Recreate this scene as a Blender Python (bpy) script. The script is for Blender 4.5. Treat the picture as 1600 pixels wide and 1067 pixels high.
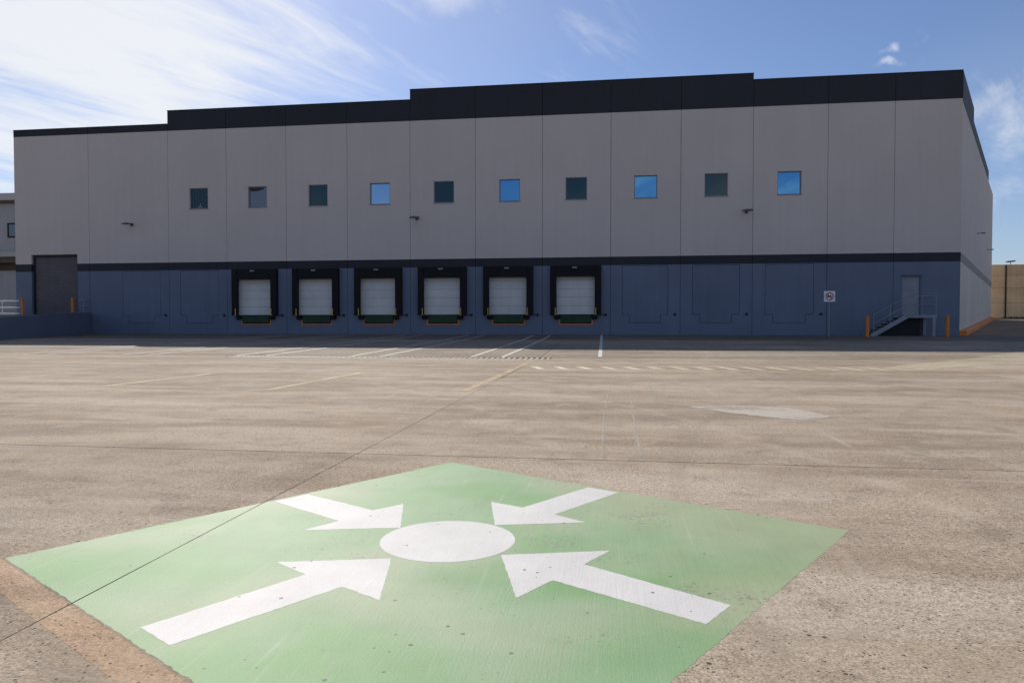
import bpy, bmesh, math, random
from mathutils import Vector, Matrix, Quaternion
random.seed(7)
R = math.radians
sc = bpy.context.scene
for o in list(bpy.data.objects): bpy.data.objects.remove(o)
C = sc.collection

# ------------------------------------------------------------------ camera, sky, sun, exposure
cam_d = bpy.data.cameras.new('camera'); cam = bpy.data.objects.new('camera', cam_d); C.objects.link(cam)
cam.location = (0, 0, 1.0)
cam.rotation_euler = (R(90) - math.atan(27 / 1106.0), 0, 0)
cam_d.sensor_width = 36; cam_d.lens = 36 * 1106 / 1600.0
cam_d.clip_start = 0.05; cam_d.clip_end = 5000
sc.camera = cam
SUN_AZ, SUN_EL = R(-21.7), R(38.7)          # azimuth from +Y, negative = left
sunv = Vector((math.cos(SUN_EL) * math.sin(SUN_AZ), math.cos(SUN_EL) * math.cos(SUN_AZ), math.sin(SUN_EL)))
sl = bpy.data.lights.new('sun', 'SUN'); sl.energy = 5.0; sl.angle = R(0.5); sl.color = (1.0, 0.93, 0.84)
so = bpy.data.objects.new('sun', sl); C.objects.link(so); so.location = (0, 0, 60)
so.rotation_euler = sunv.to_track_quat('Z', 'Y').to_euler()
sc.view_settings.view_transform = 'Standard'; sc.view_settings.look = 'None'
sc.view_settings.gamma = 1; sc.view_settings.use_curve_mapping = False
sc.view_settings.exposure = 0.0
w = bpy.data.worlds.new('World'); sc.world = w; w.use_nodes = True
wt = w.node_tree; wn = wt.nodes; wn.clear()

class NT:
    """tiny node helper"""
    def __init__(s, tree): s.t = tree; s.n = tree.nodes; s.l = tree.links
    def add(s, typ, **kw):
        nd = s.n.new(typ)
        for k, v in kw.items(): setattr(nd, k, v)
        return nd
    def put(s, sock, v):
        if isinstance(v, bpy.types.NodeSocket): s.l.new(v, sock)
        elif v is not None: sock.default_value = v
    def math(s, op, a, b=0.0, c=None, clamp=False):
        nd = s.add('ShaderNodeMath', operation=op, use_clamp=clamp)
        s.put(nd.inputs[0], a); s.put(nd.inputs[1], b)
        if c is not None: s.put(nd.inputs[2], c)
        return nd.outputs[0]
    def vmath(s, op, a, b=None):
        nd = s.add('ShaderNodeVectorMath', operation=op)
        s.put(nd.inputs[0], a)
        if b is not None: s.put(nd.inputs[1], b)
        return nd.outputs['Value'] if op in ('DOT_PRODUCT', 'LENGTH', 'DISTANCE') else nd.outputs[0]
    def ramp(s, v, a, b, c=0.0, d=1.0, smooth=True):
        nd = s.add('ShaderNodeMapRange', interpolation_type='SMOOTHSTEP' if smooth else 'LINEAR')
        for i, q in enumerate((v, a, b, c, d)): s.put(nd.inputs[i], q)
        return nd.outputs[0]
    def noise(s, vec, scale, detail=4, rough=0.55, dist=0.0):
        nd = s.add('ShaderNodeTexNoise'); s.put(nd.inputs['Vector'], vec)
        nd.inputs['Scale'].default_value = scale; nd.inputs['Detail'].default_value = detail
        nd.inputs['Roughness'].default_value = rough; nd.inputs['Distortion'].default_value = dist
        return nd.outputs['Fac']
    def mapping(s, vec, scale=(1, 1, 1), rot=(0, 0, 0), loc=(0, 0, 0)):
        nd = s.add('ShaderNodeMapping'); s.put(nd.inputs['Vector'], vec)
        nd.inputs['Scale'].default_value = scale; nd.inputs['Rotation'].default_value = rot
        nd.inputs['Location'].default_value = loc
        return nd.outputs[0]
    def mix(s, f, a, b, blend='MIX'):
        nd = s.add('ShaderNodeMix', data_type='RGBA', blend_type=blend)
        s.put(nd.inputs[0], f)
        for i, q in ((6, a), (7, b)):
            if isinstance(q, tuple) and len(q) == 3: q = q + (1.0,)
            s.put(nd.inputs[i], q)
        return nd.outputs[2]

def build_world():
    k = NT(wt)
    sky = k.add('ShaderNodeTexSky', sky_type='NISHITA')
    sky.sun_disc = False; sky.sun_elevation = SUN_EL; sky.sun_rotation = SUN_AZ
    sky.altitude = 300; sky.air_density = 1.0; sky.dust_density = 0.6; sky.ozone_density = 3.0
    tc = k.add('ShaderNodeTexCoord'); d = tc.outputs['Generated']
    sep = k.add('ShaderNodeSeparateXYZ'); k.l.new(d, sep.inputs[0])
    zz = k.math('ADD', k.math('MAXIMUM', sep.outputs[2], 0.0), 0.16)
    px = k.math('DIVIDE', sep.outputs[0], zz); py = k.math('DIVIDE', sep.outputs[1], zz)
    cb = k.add('ShaderNodeCombineXYZ'); k.l.new(px, cb.inputs[0]); k.l.new(py, cb.inputs[1])
    P = cb.outputs[0]                               # cloud layer plane
    q = k.mapping(k.mapping(P, rot=(0, 0, R(-60))), scale=(0.62, 1.7, 1), loc=(0.6, 0.2, 0))
    n1 = k.noise(q, 1.25, 6, 0.60, 0.6)
    n2 = k.noise(k.mapping(k.mapping(P, rot=(0, 0, R(-50))), scale=(0.6, 2.4, 1), loc=(3.1, 1.7, 0)), 2.1, 5, 0.62, 0.9)
    n3 = k.noise(k.mapping(P, loc=(9.4, 4.0, 0)), 0.55, 3, 0.5)
    # a bank of cirrus on the sun's side of the sky
    bank = k.ramp(k.vmath('DOT_PRODUCT', d, tuple(Vector((-0.62, 0.74, 0.27)).normalized())), 0.865, 0.990)
    f = k.math('ADD', k.math('MULTIPLY', n1, 0.70), k.math('MULTIPLY', n2, 0.50))
    f = k.math('ADD', f, k.math('SUBTRACT', k.math('MULTIPLY', n3, 0.40), 0.30))
    f = k.math('ADD', f, k.math('MULTIPLY', bank, 0.25))
    cl = k.ramp(f, 0.50, 0.82)
    # two or three small fair-weather puffs
    nd = k.add('ShaderNodeTexNoise'); k.put(nd.inputs['Vector'], d); nd.inputs['Scale'].default_value = 30; nd.inputs['Detail'].default_value = 6
    wob = k.vmath('MULTIPLY', k.vmath('SUBTRACT', nd.outputs['Color'], (0.5, 0.5, 0.5)), (0.06, 0.06, 0.035))
    dd = k.vmath('ADD', d, wob)
    puff = None
    for v, r in (((-0.0950, 1.0, 0.4600), 0.040), ((0.5400, 1.0, 0.3860), 0.011), ((0.5370, 1.0, 0.3640), 0.012)):
        c = tuple(Vector(v).normalized())
        dv = k.vmath('MULTIPLY', k.vmath('SUBTRACT', dd, c), (1.0, 1.0, 2.0))
        m = k.ramp(k.vmath('LENGTH', dv), r * 0.2, r * 1.35, 0.5, 0.0)
        puff = m if puff is None else k.math('MAXIMUM', puff, m)
    cl = k.math('MAXIMUM', cl, puff)
    haze = k.math('ADD', k.ramp(sep.outputs[2], 0.0, 0.30, 0.24, 0.02), k.ramp(n3, 0.40, 0.66, 0.0, 0.16))
    tint = k.vmath('MULTIPLY', sky.outputs[0], (1.12, 1.17, 1.36))
    base = k.mix(haze, tint, (6.6, 7.6, 8.8))
    col = k.mix(k.math('MULTIPLY', cl, 0.93), base, (11.7, 12.0, 12.5))
    bg = k.add('ShaderNodeBackground'); k.l.new(col, bg.inputs[0]); bg.inputs[1].default_value = 0.075
    out = k.add('ShaderNodeOutputWorld'); k.l.new(bg.outputs[0], out.inputs[0])
build_world()

# ------------------------------------------------------------------ site frame: s along the facade, d out from it towards the camera
TH = math.atan(0.1404)
T = Vector((math.cos(TH), -math.sin(TH))); N = Vector((-math.sin(TH), -math.cos(TH))); P0 = Vector((0, 42.0))
ZB, DD = 0.38, 20.6
def gz(d):
    if d < 0: return ZB - 0.0345 * d
    return ZB * max(0.0, 1 - d / DD)
def W(s, d, z=None):
    p = P0 + T * s + N * d
    return Vector((p.x, p.y, gz(d) if z is None else z))

# ------------------------------------------------------------------ mesh helpers
class MB:
    def __init__(s): s.v = []; s.f = []
    def quad(s, a, b, c, d): i = len(s.v); s.v += [tuple(a), tuple(b), tuple(c), tuple(d)]; s.f.append((i, i + 1, i + 2, i + 3)); return s
    def poly(s, pts): i = len(s.v); s.v += [tuple(p) for p in pts]; s.f.append(tuple(range(i, i + len(pts)))); return s
    def box(s, x0, x1, y0, y1, z0, z1):
        i = len(s.v)
        s.v += [(x0, y0, z0), (x1, y0, z0), (x1, y1, z0), (x0, y1, z0), (x0, y0, z1), (x1, y0, z1), (x1, y1, z1), (x0, y1, z1)]
        s.f += [tuple(i + j for j in q) for q in ((3, 2, 1, 0), (4, 5, 6, 7), (0, 1, 5, 4), (1, 2, 6, 5), (2, 3, 7, 6), (3, 0, 4, 7))]
        return s
    def prism(s, pts, off):
        """pts: closed loop of 3D points, extruded by vector off"""
        n = len(pts); i = len(s.v); off = Vector(off)
        s.v += [tuple(p) for p in pts] + [tuple(Vector(p) + off) for p in pts]
        s.f.append(tuple(i + j for j in range(n))); s.f.append(tuple(i + n + j for j in reversed(range(n))))
        for j in range(n):
            k = (j + 1) % n; s.f.append((i + j, i + n + j, i + n + k, i + k))
        return s
    def tube(s, pts, r, n=10, cap=True):
        pts = [Vector(p) for p in pts]; i0 = len(s.v)
        for k, p in enumerate(pts):
            a = pts[max(0, k - 1)]; b = pts[min(len(pts) - 1, k + 1)]; t = (b - a).normalized()
            u = t.cross(Vector((0, 0, 1))); u = t.cross(Vector((0, 1, 0))) if u.length < 1e-3 else u
            u.normalize(); v = t.cross(u)
            rr = r[k] if isinstance(r, (list, tuple)) else r
            for j in range(n):
                an = 2 * math.pi * j / n; s.v.append(tuple(p + (u * math.cos(an) + v * math.sin(an)) * rr))
        for k in range(len(pts) - 1):
            for j in range(n):
                a = i0 + k * n + j; b = i0 + k * n + (j + 1) % n
                s.f.append((a, b, b + n, a + n))
        if cap:
            s.f.append(tuple(i0 + j for j in reversed(range(n)))); e = i0 + (len(pts) - 1) * n
            s.f.append(tuple(e + j for j in range(n)))
        return s
    def mesh(s, name, mat, bevel=0.0, smooth=False):
        me = bpy.data.meshes.new(name); me.from_pydata(s.v, [], s.f); me.update()
        bm = bmesh.new(); bm.from_mesh(me)
        bmesh.ops.remove_doubles(bm, verts=bm.verts, dist=1e-5)
        bmesh.ops.recalc_face_normals(bm, faces=bm.faces)
        if bevel > 0: bmesh.ops.bevel(bm, geom=list(bm.edges), offset=bevel, segments=2, affect='EDGES', clamp_overlap=True)
        bm.to_mesh(me); bm.free()
        if smooth:
            for p in me.polygons: p.use_smooth = True
        if mat: me.materials.append(mat)
        return me
    def build(s, name, mat, parent=None, bevel=0.0, smooth=False):
        return link(name, s.mesh(name, mat, bevel, smooth), parent)
def link(name, me, parent=None, loc=None):
    o = bpy.data.objects.new(name, me); C.objects.link(o)
    if parent: o.parent = parent
    if loc: o.location = loc
    return o
def tag(o, label=None, cat=None, group=None, kind=None):
    if label: o['label'] = label
    if cat: o['category'] = cat
    if group: o['group'] = group
    if kind: o['kind'] = kind
    return o
def thing(name, label, cat, s, d, z=None, group=None, rz=0.0):
    """Empty at the thing's base in the site frame: local x along the facade, local y away from the camera"""
    o = bpy.data.objects.new(name, None); C.objects.link(o); o.empty_display_size = 0.3
    o.location = W(s, d, z); o.rotation_euler = (0, 0, -TH + rz)
    return tag(o, label, cat, group)
def copy_tree(o, parent=None):
    c = o.copy(); C.objects.link(c); c.parent = parent
    for ch in list(o.children): copy_tree(ch, c)
    return c

# ------------------------------------------------------------------ materials
def new_mat(name):
    m = bpy.data.materials.new(name); m.use_nodes = True
    k = NT(m.node_tree); b = k.n['Principled BSDF']
    return m, k, b
def obj_coord(k, geo=False):
    if geo: return k.add('ShaderNodeNewGeometry').outputs['Position']
    return k.add('ShaderNodeTexCoord').outputs['Object']
def bump(k, b, h, strength=0.3, dist=0.01):
    nd = k.add('ShaderNodeBump'); nd.inputs['Strength'].default_value = strength; nd.inputs['Distance'].default_value = dist
    k.l.new(h, nd.inputs['Height']); k.l.new(nd.outputs[0], b.inputs['Normal'])
def paint(name, col, rough=0.6, var=0.10, spec=0.4, scale=0.5, grain=60.0, bstr=0.15, streak=True, metallic=0.0):
    """painted / coated surface: slight mottling, rain streaks, fine relief"""
    m, k, b = new_mat(name); P = obj_coord(k, True)
    n = k.noise(P, scale, 3, 0.6)
    f = k.ramp(n, 0.3, 0.7, 1 - var, 1 + var * 0.7, False)
    if streak:
        st = k.noise(k.mapping(P, scale=(1.6, 1.6, 0.06)), 2.2, 3, 0.65)
        f = k.math('MULTIPLY', f, k.ramp(st, 0.25, 0.75, 1 - var * 0.8, 1 + var * 0.5, False))
    f = k.math('MULTIPLY', f, k.ramp(k.add('ShaderNodeObjectInfo').outputs['Random'], 0, 1, 1 - var * 0.45, 1 + var * 0.45, False))
    sc_ = k.add('ShaderNodeVectorMath', operation='SCALE'); sc_.inputs[0].default_value = col[:3]; k.l.new(f, sc_.inputs['Scale'])
    k.l.new(sc_.outputs[0], b.inputs['Base Color'])
    b.inputs['Roughness'].default_value = rough; b.inputs['Specular IOR Level'].default_value = spec
    b.inputs['Metallic'].default_value = metallic
    if bstr: bump(k, b, k.noise(P, grain, 1, 0.6), bstr, 0.01)
    return m
def concrete(name, tint=(1, 1, 1), apron=False):
    m, k, b = new_mat(name); P = obj_coord(k, True)
    Q = k.mapping(P, rot=(0, 0, TH))                       # x along facade, y along the traffic direction
    big = k.noise(k.mapping(Q, scale=(0.22, 0.75, 1)), 0.9, 4, 0.62, 0.4)
    band = k.noise(k.mapping(Q, scale=(0.24, 0.95, 1), loc=(5, 2, 0)), 1.1, 4, 0.65, 0.3)
    mid = k.noise(Q, 2.3, 5, 0.68, 0.3)
    c = k.mix(k.ramp(big, 0.38, 0.62), (0.320, 0.258, 0.200), (0.440, 0.372, 0.302))
    c = k.mix(k.math('MULTIPLY', k.ramp(band, 0.48, 0.66), 0.62), c, (0.530, 0.475, 0.410))
    c = k.mix(k.math('MULTIPLY', k.ramp(band, 0.48, 0.32), 0.55), c, (0.262, 0.222, 0.185))
    c = k.mix(k.math('MULTIPLY', k.ramp(mid, 0.50, 0.68), 0.50), c, (0.50, 0.43, 0.355))
    c = k.mix(k.math('MULTIPLY', k.ramp(mid, 0.48, 0.32), 0.50), c, (0.24, 0.195, 0.155))
    # rust-brown and grey blotches
    bl = k.noise(k.mapping(Q, loc=(17, 3, 0)), 0.55, 4, 0.6, 0.8)
    c = k.mix(k.math('MULTIPLY', k.ramp(bl, 0.58, 0.76), 0.35), c, (0.40, 0.265, 0.155))
    # exposed sand and aggregate
    g1 = k.noise(P, 105, 2, 0.75); g3 = k.noise(P, 34, 3, 0.75)
    amt = k.ramp(k.noise(Q, 0.8, 3, 0.6), 0.32, 0.62, 0.45, 1.0)
    gr = k.math('ADD', k.math('MULTIPLY', k.math('SUBTRACT', g1, 0.5), 3.1), k.math('MULTIPLY', k.math('SUBTRACT', g3, 0.5), 1.9))
    gr = k.math('ADD', k.math('MULTIPLY', gr, amt), 1.0)
    v = k.add('ShaderNodeVectorMath', operation='SCALE'); k.l.new(c, v.inputs[0]); k.l.new(gr, v.inputs['Scale']); c = v.outputs[0]
    # pits
    def pits(scale, thr, dens):
        vo = k.add('ShaderNodeTexVoronoi'); k.l.new(P, vo.inputs['Vector']); vo.inputs['Scale'].default_value = scale
        cs = k.add('ShaderNodeSeparateColor'); k.l.new(vo.outputs['Color'], cs.inputs[0])
        r = k.math('MULTIPLY', k.ramp(cs.outputs[0], 1 - dens, 1.0, 0.0, 1.0, False), thr)
        return k.math('LESS_THAN', vo.outputs['Distance'], r)
    pt = k.math('MAXIMUM', pits(24, 0.20, 0.30), pits(70, 0.34, 0.30))
    c = k.mix(k.math('MULTIPLY', pt, 0.86), c, (0.035, 0.030, 0.026))
    # tyre scuffs, pale scratches
    w1 = k.noise(k.mapping(Q, scale=(9.0, 0.32, 1), rot=(0, 0, R(14))), 1.0, 3, 0.5, 0.2)
    c = k.mix(k.math('MULTIPLY', k.ramp(w1, 0.66, 0.78), 0.42), c, (0.58, 0.52, 0.45))
    w2 = k.noise(k.mapping(Q, scale=(0.30, 8.0, 1), rot=(0, 0, R(-9)), loc=(2, 8, 0)), 1.0, 3, 0.5, 0.3)
    c = k.mix(k.math('MULTIPLY', k.ramp(w2, 0.64, 0.78), 0.42), c, (0.56, 0.50, 0.43))
    # sweeping tyre scuffs from turning trucks
    for (cx, cy, rad, wd, colr, am) in ((-14.0, 3.0, 14.6, 0.10, (0.55, 0.49, 0.42), 0.30), (-14.0, 3.0, 16.4, 0.10, (0.55, 0.49, 0.42), 0.26), (13.0, 2.0, 10.4, 0.09, (0.19, 0.165, 0.14), 0.28),
                                        (13.0, 2.0, 12.2, 0.09, (0.19, 0.165, 0.14), 0.24), (6.0, 27.0, 15.5, 0.12, (0.54, 0.48, 0.41), 0.30), (-6.0, 26.0, 13.0, 0.12, (0.20, 0.17, 0.145), 0.25)):
        dv = k.vmath('SUBTRACT', P, (cx, cy, 0.0)); dv = k.vmath('MULTIPLY', dv, (1.0, 1.0, 0.0))
        e_ = k.math('ABSOLUTE', k.math('SUBTRACT', k.vmath('LENGTH', dv), rad))
        c = k.mix(k.math('MULTIPLY', k.math('MULTIPLY', k.ramp(e_, wd, wd * 0.3), k.ramp(mid, 0.42, 0.58)), am), c, colr)
    w3 = k.noise(k.mapping(Q, scale=(1.2, 2.4, 1), loc=(11, 4, 0)), 1.0, 5, 0.7, 0.5)
    c = k.mix(k.math('MULTIPLY', k.ramp(w3, 0.54, 0.70), 0.36), c, (0.545, 0.48, 0.405))
    c = k.mix(k.math('MULTIPLY', k.ramp(w3, 0.43, 0.28), 0.25), c, (0.225, 0.19, 0.16))
    # per-slab cast
    oi = k.add('ShaderNodeObjectInfo')
    v2 = k.add('ShaderNodeVectorMath', operation='SCALE'); k.l.new(c, v2.inputs[0])
    k.l.new(k.ramp(oi.outputs['Random'], 0, 1, 0.94, 1.06, False), v2.inputs['Scale'])
    c = k.vmath('MULTIPLY', v2.outputs[0], tuple(q_ * 0.85 for q_ in tint))
    k.l.new(c, b.inputs['Base Color'])
    b.inputs['Roughness'].default_value = 0.9; b.inputs['Specular IOR Level'].default_value = 0.2
    # broom finish + grain + pits as relief
    br = k.noise(k.mapping(Q, scale=(170, 2.2, 1), rot=(0, 0, R(4))), 1.0, 2, 0.5)
    h = k.math('ADD', k.math('MULTIPLY', br, 0.35), k.math('ADD', k.math('MULTIPLY', g1, 0.55), k.math('MULTIPLY', g3, 0.5)))
    h = k.math('SUBTRACT', h, k.math('MULTIPLY', pt, 0.9))
    bump(k, b, h, 0.55, 0.006)
    return m
def floor_paint(name, ca, cb_, cc, wear=0.5, chip=0.62, olive=False):
    """road paint over broomed concrete: fading, chips, dust"""
    m, k, b = new_mat(name); P = obj_coord(k, True); Q = k.mapping(P, rot=(0, 0, TH))
    n = k.noise(Q, 0.85, 4, 0.55, 0.4); n2 = k.noise(k.mapping(Q, loc=(4, 9, 0)), 1.1, 3, 0.5)
    c = k.mix(k.ramp(n, 0.40, 0.58), ca, cb_)
    c = k.mix(k.math('MULTIPLY', k.ramp(n2, 0.40, 0.72), wear), c, cc)
    if olive:      # sun-bleached, yellowed towards one corner
        sx = k.add('ShaderNodeSeparateXYZ'); k.l.new(P, sx.inputs[0])
        g = k.math('ADD', k.math('MULTIPLY', sx.outputs[0], 0.9), k.math('MULTIPLY', k.math('SUBTRACT', n2, 0.5), 2.0))
        c = k.mix(k.ramp(k.math('ADD', g, k.math('MULTIPLY', sx.outputs[1], 0.22)), 0.70, 1.7, 0.0, 0.85), c, (0.300, 0.345, 0.200))
    br = k.noise(k.mapping(Q, scale=(150, 2.0, 1), rot=(0, 0, R(4))), 1.0, 3, 0.6)
    fine = k.noise(P, 120, 3, 0.7)
    lo = k.noise(k.mapping(Q, loc=(1, 5, 0)), 3.2, 5, 0.65)
    f = k.math('ADD', k.math('MULTIPLY', k.math('SUBTRACT', br, 0.5), 0.20), k.math('MULTIPLY', k.math('SUBTRACT', fine, 0.5), 0.45))
    f = k.math('ADD', k.math('ADD', f, k.math('MULTIPLY', k.math('SUBTRACT', lo, 0.5), 0.40)), 1.0)
    v = k.add('ShaderNodeVectorMath', operation='SCALE'); k.l.new(c, v.inputs[0]); k.l.new(f, v.inputs['Scale']); c = v.outputs[0]
    # pale scrapes along the broom lines
    scp = k.noise(k.mapping(Q, scale=(26, 1.1, 1), rot=(0, 0, R(10)), loc=(3, 1, 0)), 1.0, 4, 0.6, 0.2)
    c = k.mix(k.math('MULTIPLY', k.ramp(scp, 0.60, 0.78), 0.20), c, (0.55, 0.57, 0.49))
    # chips down to concrete, dirt specks
    ch = k.math('ADD', k.math('MULTIPLY', k.noise(P, 42, 4, 0.7), 0.6), k.math('MULTIPLY', k.noise(Q, 2.1, 3, 0.5), 0.4))
    c = k.mix(k.math('MULTIPLY', k.ramp(ch, chip, chip + 0.03), 0.85), c, (0.20, 0.17, 0.135))
    vo = k.add('ShaderNodeTexVoronoi'); k.l.new(P, vo.inputs['Vector']); vo.inputs['Scale'].default_value = 19
    cs = k.add('ShaderNodeSeparateColor'); k.l.new(vo.outputs['Color'], cs.inputs[0])
    pt = k.math('LESS_THAN', vo.outputs['Distance'], k.math('MULTIPLY', k.ramp(cs.outputs[0], 0.70, 1.0, 0, 1, False), 0.15))
    c = k.mix(k.math('MULTIPLY', pt, 0.85), c, (0.05, 0.05, 0.04))
    k.l.new(c, b.inputs['Base Color'])
    b.inputs['Roughness'].default_value = 0.62; b.inputs['Specular IOR Level'].default_value = 0.4
    h = k.math('SUBTRACT', k.math('ADD', k.math('MULTIPLY', br, 0.28), k.math('MULTIPLY', fine, 0.6)), k.math('MULTIPLY', pt, 0.8))
    bump(k, b, h, 0.45, 0.005)
    return m, k, b
def faded_line(name, col, keep=0.5, amax=0.85, amin=0.1, fine=0.5):
    """thin worn paint, concrete showing through where it is worn off"""
    m, k, b = new_mat(name); P = obj_coord(k, True)
    n = k.math('ADD', k.math('MULTIPLY', k.noise(P, 16, 4, 0.7), fine), k.math('MULTIPLY', k.noise(P, 1.1, 3, 0.6), 1 - fine))
    a = k.ramp(n, keep + 0.14, keep - 0.12, amin, amax)
    b.inputs['Base Color'].default_value = col + (1,); b.inputs['Roughness'].default_value = 0.7
    k.l.new(a, b.inputs['Alpha'])
    return m

M = {}
M['wall'] = paint('upper_wall_paint', (0.600, 0.532, 0.492), 0.75, 0.035, 0.3, 0.35, 45, 0.12)
M['blue'] = paint('lower_wall_paint', (0.150, 0.178, 0.248), 0.65, 0.08, 0.35, 0.5, 45, 0.12)
M['navy'] = paint('dark_band_paint', (0.022, 0.0225, 0.030), 0.6, 0.12, 0.35, 0.5, 45, 0.10)
M['sidebase_lit'] = paint('side_wall_paint_lit', (0.64, 0.57, 0.50), 0.7, 0.07, 0.35, 0.4, 45, 0.12)  # lower wall paint lightened and warmed: bounce light put into the colour
M['sideband_lit'] = paint('side_band_paint_lit', (0.30, 0.29, 0.265), 0.7, 0.08, 0.35, 0.4, 45, 0.12)  # dark band lightened: grazing sky sheen put into the colour
M['core'] = paint('joint_sealant', (0.055, 0.055, 0.065), 0.9, 0.05, 0.2, 1, 20, 0)
M['roof'] = paint('roof_membrane', (0.5, 0.5, 0.48), 0.9, 0.1, 0.2, 0.3, 20, 0.1, False)
M['frame'] = paint('window_frame_metal', (0.25, 0.25, 0.26), 0.45, 0.05, 0.5, 1, 50, 0)
M['dockdoor'] = paint('dock_door_panel', (0.74, 0.71, 0.69), 0.5, 0.07, 0.4, 1.2, 90, 0.05)
M['rubber'] = paint('black_foam_seal', (0.011, 0.011, 0.013), 0.75, 0.2, 0.25, 2, 60, 0.2)
M['green'] = paint('leveler_green_steel', (0.010, 0.045, 0.020), 0.55, 0.2, 0.4, 3, 60, 0.1)
M['orange'] = paint('safety_orange_paint', (0.74, 0.215, 0.028), 0.55, 0.16, 0.4, 2.5, 60, 0.12)
M['amber'] = paint('yellow_guard_paint', (0.75, 0.48, 0.05), 0.5, 0.1, 0.4, 3, 60, 0.05)
M['rollup'] = paint('roll_up_door_steel', (0.125, 0.112, 0.125), 0.5, 0.1, 0.4, 1, 60, 0.05)
M['steel'] = paint('blue_grey_steel_paint', (0.26, 0.275, 0.32), 0.5, 0.12, 0.45, 2, 60, 0.08)
M['darksteel'] = paint('dark_steel', (0.016, 0.017, 0.020), 0.7, 0.15, 0.3, 2, 60, 0.08)
M['galv'] = paint('galvanised_rail', (0.78, 0.78, 0.77), 0.4, 0.1, 0.5, 3, 60, 0.03, False)
M['lampgrey'] = paint('lamp_housing', (0.10, 0.10, 0.105), 0.5, 0.1, 0.4, 3, 60, 0, False)
M['white'] = paint('sign_white', (0.78, 0.78, 0.77), 0.5, 0.04, 0.4, 2, 60, 0, False)
M['signred'] = paint('sign_red', (0.42, 0.06, 0.07), 0.5, 0.04, 0.4, 2, 60, 0, False)
M['signblack'] = paint('sign_black', (0.03, 0.03, 0.035), 0.5, 0.04, 0.4, 2, 60, 0, False)
M['nbwall'] = paint('neighbour_wall', (0.42, 0.40, 0.39), 0.8, 0.08, 0.3, 0.4, 30, 0.1)
M['nbtrim'] = paint('neighbour_trim', (0.52, 0.48, 0.41), 0.7, 0.08, 0.3, 0.4, 30, 0.1)
M['nbdark'] = paint('neighbour_soffit', (0.13, 0.10, 0.08), 0.8, 0.1, 0.3, 0.6, 30, 0.1)
M['tan'] = paint('tan_block_wall', (0.70, 0.50, 0.29), 0.85, 0.16, 0.25, 0.6, 25, 0.3)
M['conc'] = concrete('yard_concrete', (0.98, 0.945, 0.87))
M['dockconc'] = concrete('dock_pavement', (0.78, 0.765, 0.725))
M['apron'] = concrete('shade_darkened_apron', (0.50, 0.48, 0.46))  # darkened below the other slabs to deepen the shade it lies in
M['lane'] = concrete('lane_asphalt', (0.70, 0.62, 0.53))
M['subbase'] = paint('joint_dirt', (0.21, 0.165, 0.125), 0.95, 0.3, 0.1, 6, 60, 0.3, False)
M['earth'] = paint('surrounding_ground', (0.20, 0.17, 0.13), 0.95, 0.25, 0.1, 0.05, 5, 0.3, False)
M['yellowline'] = faded_line('worn_yellow_line', (0.58, 0.44, 0.23), 0.52, 0.66, 0.12)
M['whiteline'] = faded_line('worn_white_line', (0.62, 0.61, 0.585), 0.58, 0.95, 0.35)
M['cream'] = faded_line('worn_cream_hatch', (0.65, 0.57, 0.38), 0.58, 0.95, 0.3)
M['scrape'] = faded_line('pale_scrape', (0.46, 0.41, 0.345), 0.52, 0.6, 0.05)
M['spill'] = faded_line('cement_spill', (0.49, 0.435, 0.365), 0.57, 0.85, 0.0, 0.35)
M['greenpaint'], _, _ = floor_paint('green_floor_paint', (0.132, 0.290, 0.098), (0.192, 0.322, 0.160), (0.310, 0.352, 0.230), 0.75, 0.585, True)
M['whitepaint'], _, _ = floor_paint('white_floor_paint', (0.57, 0.555, 0.535), (0.535, 0.525, 0.51), (0.58, 0.57, 0.555), 0.3, 0.635)
M['edge'] = concrete('bright_washed_concrete', (1.26, 1.08, 0.90))
def glass(name, tint, rough=0.02):
    m, k, b = new_mat(name); P = obj_coord(k, True)
    b.inputs['Base Color'].default_value = tint + (1,); b.inputs['Metallic'].default_value = 1.0
    b.inputs['Roughness'].default_value = rough
    bump(k, b, k.noise(P, 0.9, 2, 0.5), 0.04, 0.05)
    return m
M['glassblue'] = glass('coated_glass_blue', (0.10, 0.275, 0.47))
M['glasscloud'] = glass('coated_glass_cloud_tint', (0.30, 0.45, 0.60))  # paler tint stands in for a cloud reflected in the pane
M['glassdark'] = glass('tinted_glass_dark', (0.036, 0.058, 0.066), 0.06)
M['glassgrey'] = glass('matt_glass_grey', (0.15, 0.16, 0.19), 0.25)

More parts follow.
